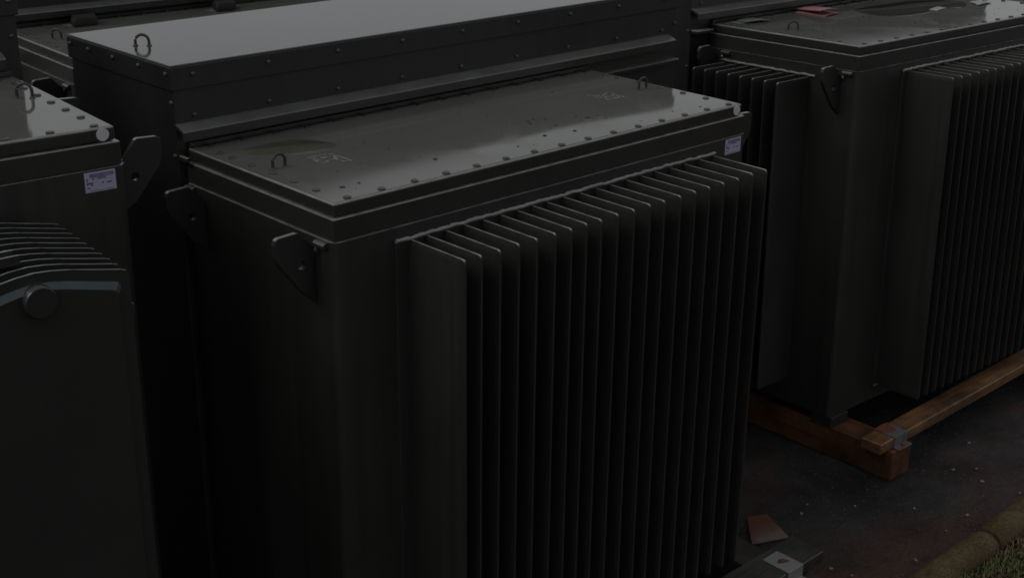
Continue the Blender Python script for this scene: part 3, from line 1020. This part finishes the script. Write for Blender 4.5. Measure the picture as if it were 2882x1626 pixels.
# ------------------------------------------------------------------ timber skids
def skid(label, base, beams, planks, straps, bm_, pm_, sm_):
    root = bpy.data.objects.new('timber_skid', None)
    COL.objects.link(root)
    root.location = Vector(base) * S
    tag(root, label, 'skid')
    for x0, x1, y0, y1 in beams:
        link('beam', MB().box(x0, x1, y0, y1, GZ + 0.002, -1.5005).mesh('beam', off=base, bevel=0.006), root, mat=bm_)
    for x0, x1, y0, y1 in planks:
        link('plank', MB().box(x0, x1, y0, y1, -1.4995, -1.455).mesh('plank', off=base, bevel=0.0035, seg=1, top=(0.3, 0.95)), root, mat=pm_, edge=('plank_edge' if pm_ == 'plank' else pm_, pm_))
    for x0, x1, y0, y1 in straps:          # hold-down strap over the plank, with a foot on the beam
        t = 0.004
        zt = -1.4548
        prof = [(y1, zt), (y0 - 0.001, zt), (y0 - 0.001, -1.4995), (y0 - 0.030, -1.4995), (y0 - 0.030, -1.4995 + t), (y0 - 0.001 - t, -1.4995 + t), (y0 - 0.001 - t, zt + t), (y1, zt + t)]
        st = link('hold_down_strap', MB().prism(prof, 0, x0, x1).mesh('hold_down_strap', off=base, bevel=0.001, seg=1), root, mat=sm_)
        cx, cy = (x0 + x1) / 2, (y0 + y1) / 2
        if sm_ == 'strap2':
            sp = smooth_loop([(cx - 0.020, cy + 0.002), (cx - 0.004, cy + 0.013), (cx + 0.012, cy + 0.010), (cx + 0.022, cy - 0.014), (cx + 0.004, cy - 0.012)], 4)
            link('rust_stain', MB().prism(sp, 2, zt + t - 0.001, zt + t + 0.0005).mesh('rust_stain', off=base), st, mat='rust')
        else:
            sp = smooth_loop([(x0 + 0.004, y1 - 0.003), (x1 - 0.006, y1 - 0.004), (x1 - 0.022, cy - 0.010), (cx, cy - 0.018), (x0 + 0.006, cy - 0.004)], 3)
            link('rust_stain', MB().prism(sp, 2, zt + t - 0.001, zt + t + 0.0005).mesh('rust_stain', off=base), st, mat='rust_red')
        link('bolt', MB().cyl((cx, cy if sm_ == 'strap2' else y0 - 0.018, zt + t if sm_ == 'strap2' else -1.4955), 2, [(-0.001, 0.009), (0.005, 0.009), (0.007, 0.006)], 6).mesh('bolt', off=base), st, mat='rust')
skid('brown timber skid with a rusty strap under the right-hand transformer', (3.16, 0.5, GZ),
     [(2.455, 2.585, -0.085, 1.25), (3.76, 3.89, -0.085, 1.25)],
     [(2.392, 3.95, -0.066, 0.024)],
     [(2.482, 2.566, -0.066, 0.024)], 'beam', 'plank', 'strap')
skid('dark weathered timber skid with a pale rust-spotted strap under the centre transformer', (0.75, 0.4, GZ),
     [(-0.05, 0.08, -0.42, 1.17), (1.405, 1.535, -0.42, 1.17)],
     [(-0.12, 1.612, -0.352, -0.222)],
     [(1.412, 1.490, -0.352, -0.252)], 'old_beam', 'old_plank', 'strap2')

# rusty plate on the asphalt
q = [(1.825, 0.115), (1.896, 0.076), (1.826, -0.070), (1.690, -0.010)]
c = (sum(p[0] for p in q) / 4, sum(p[1] for p in q) / 4, GZ)
root = bpy.data.objects.new('steel_plate', None)
COL.objects.link(root)
root.location = Vector(c) * S
tag(root, 'flat rusty red plate lying on the asphalt beside the finned tank', 'plate')
link('plate', MB().prism(q, 2, GZ + 0.004, GZ + 0.012).mesh('plate', off=c, bevel=0.001, seg=1), root, mat='rust_plate')

# ------------------------------------------------------------------ edging logs
def log(xa, xb, label, seed):
    mb = MB()
    n, rings = 20, []
    k = int((xb - xa) / 0.03)
    def ctr(x):
        return -0.585 + 0.004 * math.sin(x * 3.1), GZ + 0.030
    for i in range(k + 1):
        x = xa + (xb - xa) * i / k
        e = min(i, k - i)
        rr = 0.060 * (0.90 if e == 0 else (0.975 if e == 1 else 1.0))
        cy, cz = ctr(x)
        ring = []
        for j in range(n):
            a = 2 * math.pi * j / n
            w = 1 + 0.05 * noise.noise(Vector((x * 4, math.cos(a) * 1.4 + seed, math.sin(a) * 1.4))) + 0.02 * noise.noise(Vector((x * 18, math.cos(a) * 4 + seed, math.sin(a) * 4)))
            ring.append((x, cy + math.cos(a) * rr * w, cz + math.sin(a) * rr * w * 0.92))
        rings.append(ring)
    mb.rings(rings)
    org = ((xa + xb) / 2, -0.585, GZ)
    o = link('edging_log', mb.mesh('edging_log', off=org, smooth=50), mat='log')
    o.location = Vector(org) * S
    tag(o, label, 'edging log', 'rounded edging logs along the verge')
log(1.03, 2.268, 'rounded brown edging log running out at the bottom of the picture', 1)
log(2.292, 3.60, 'rounded brown edging log reaching the right picture edge', 5)

# ------------------------------------------------------------------ grass, gravel
def grass():
    rnd = random.Random(11)
    vs, fs = [], []
    def blade(x, y, h, lean, w):
        z = verge_z(x, y) - 0.004
        a = rnd.uniform(0, 2 * math.pi)
        dx, dy = math.cos(a), math.sin(a)
        px, py = -dy * w, dx * w
        o = len(vs)
        vs.extend([(x - px, y - py, z), (x + px, y + py, z),
                   (x + dx * lean * 0.35 - px * 0.8, y + dy * lean * 0.35 - py * 0.8, z + h * 0.6), (x + dx * lean * 0.35 + px * 0.8, y + dy * lean * 0.35 + py * 0.8, z + h * 0.6),
                   (x + dx * lean, y + dy * lean, z + h)])
        fs.extend([(o, o + 1, o + 3, o + 2), (o + 2, o + 3, o + 4)])
    n = 0
    while n < 26000:
        x = rnd.uniform(1.2, 3.6)
        y = -0.650 - 0.75 * rnd.random() ** 1.3
        dens = 0.5 + 0.6 * noise.noise(Vector((x * 7, y * 7, 9))) + min(0.4, (-0.66 - y) * 3)
        if rnd.random() > dens:
            continue
        h = rnd.uniform(0.012, 0.034)
        blade(x, y, h, rnd.uniform(0.005, 0.030), rnd.uniform(0.0018, 0.0034))
        n += 1
    for _ in range(14000):
        x, y = rnd.uniform(-4, 7), rnd.uniform(-4.5, -0.8)
        blade(x, y, rnd.uniform(0.02, 0.045), rnd.uniform(0.01, 0.03), rnd.uniform(0.002, 0.0035))
    return MB().add(vs, fs)
o = link('grass', grass().mesh('grass'), mat='grass')
tag(o, 'short patchy green grass on the verge behind the edging logs', 'grass', kind='stuff')

def pebbles(name, pts, mat, label):
    rnd = random.Random(5)
    t = (1 + 5 ** 0.5) / 2
    iv = [Vector(p).normalized() for p in ((-1, t, 0), (1, t, 0), (-1, -t, 0), (1, -t, 0), (0, -1, t), (0, 1, t), (0, -1, -t), (0, 1, -t), (t, 0, -1), (t, 0, 1), (-t, 0, -1), (-t, 0, 1))]
    fi = [(0, 11, 5), (0, 5, 1), (0, 1, 7), (0, 7, 10), (0, 10, 11), (1, 5, 9), (5, 11, 4), (11, 10, 2), (10, 7, 6), (7, 1, 8), (3, 9, 4), (3, 4, 2), (3, 2, 6), (3, 6, 8), (3, 8, 9), (4, 9, 5), (2, 4, 11), (6, 2, 10), (8, 6, 7), (9, 8, 1)]
    mb = MB()
    for x, y, r in pts:
        a = rnd.uniform(0, 6.28)
        sx, sy, sz = r * rnd.uniform(0.8, 1.4), r * rnd.uniform(0.7, 1.1), r * rnd.uniform(0.45, 0.75)
        ca, sa = math.cos(a), math.sin(a)
        mb.add([(x + (v.x * sx) * ca - (v.y * sy) * sa, y + (v.x * sx) * sa + (v.y * sy) * ca, GZ + sz * 0.5 + v.z * sz) for v in (q_ * rnd.uniform(0.85, 1.15) for q_ in iv)], fi)
    o = link(name, mb.mesh(name), mat=mat)
    tag(o, label, 'gravel', kind='stuff')
rnd = random.Random(21)
pts = []
while len(pts) < 1600:
    x, y = rnd.uniform(1.55, 4.4), rnd.uniform(-0.53, 0.3)
    if rnd.random() < 0.35 + 0.5 * noise.noise(Vector((x * 3, y * 3, 4))) + 0.25:
        pts.append((x, y, rnd.uniform(0.0015, 0.0045)))
pebbles('gravel', pts, 'stone', 'loose dark grit scattered over the wet asphalt')
pts = [(2.005, 0.004, .0065), (2.076, 0.028, .006), (2.725, -0.323, .0075), (2.804, -0.254, .0065), (2.728, -0.198, .0075), (2.977, -0.124, .007), (2.042, -0.45, .008), (2.348, -0.257, .006),
       (1.795, -0.356, .006), (1.778, -0.283, .007), (2.75, -0.464, .007), (2.453, -0.414, .007), (2.199, -0.098, .006), (2.298, -0.419, .006)]
for _ in range(36):
    pts.append((rnd.uniform(1.6, 4.0), rnd.uniform(-0.53, 0.2), rnd.uniform(0.0015, 0.0032)))
pebbles('gravel', pts, 'pale_stone', 'pale stone chips scattered over the wet asphalt')
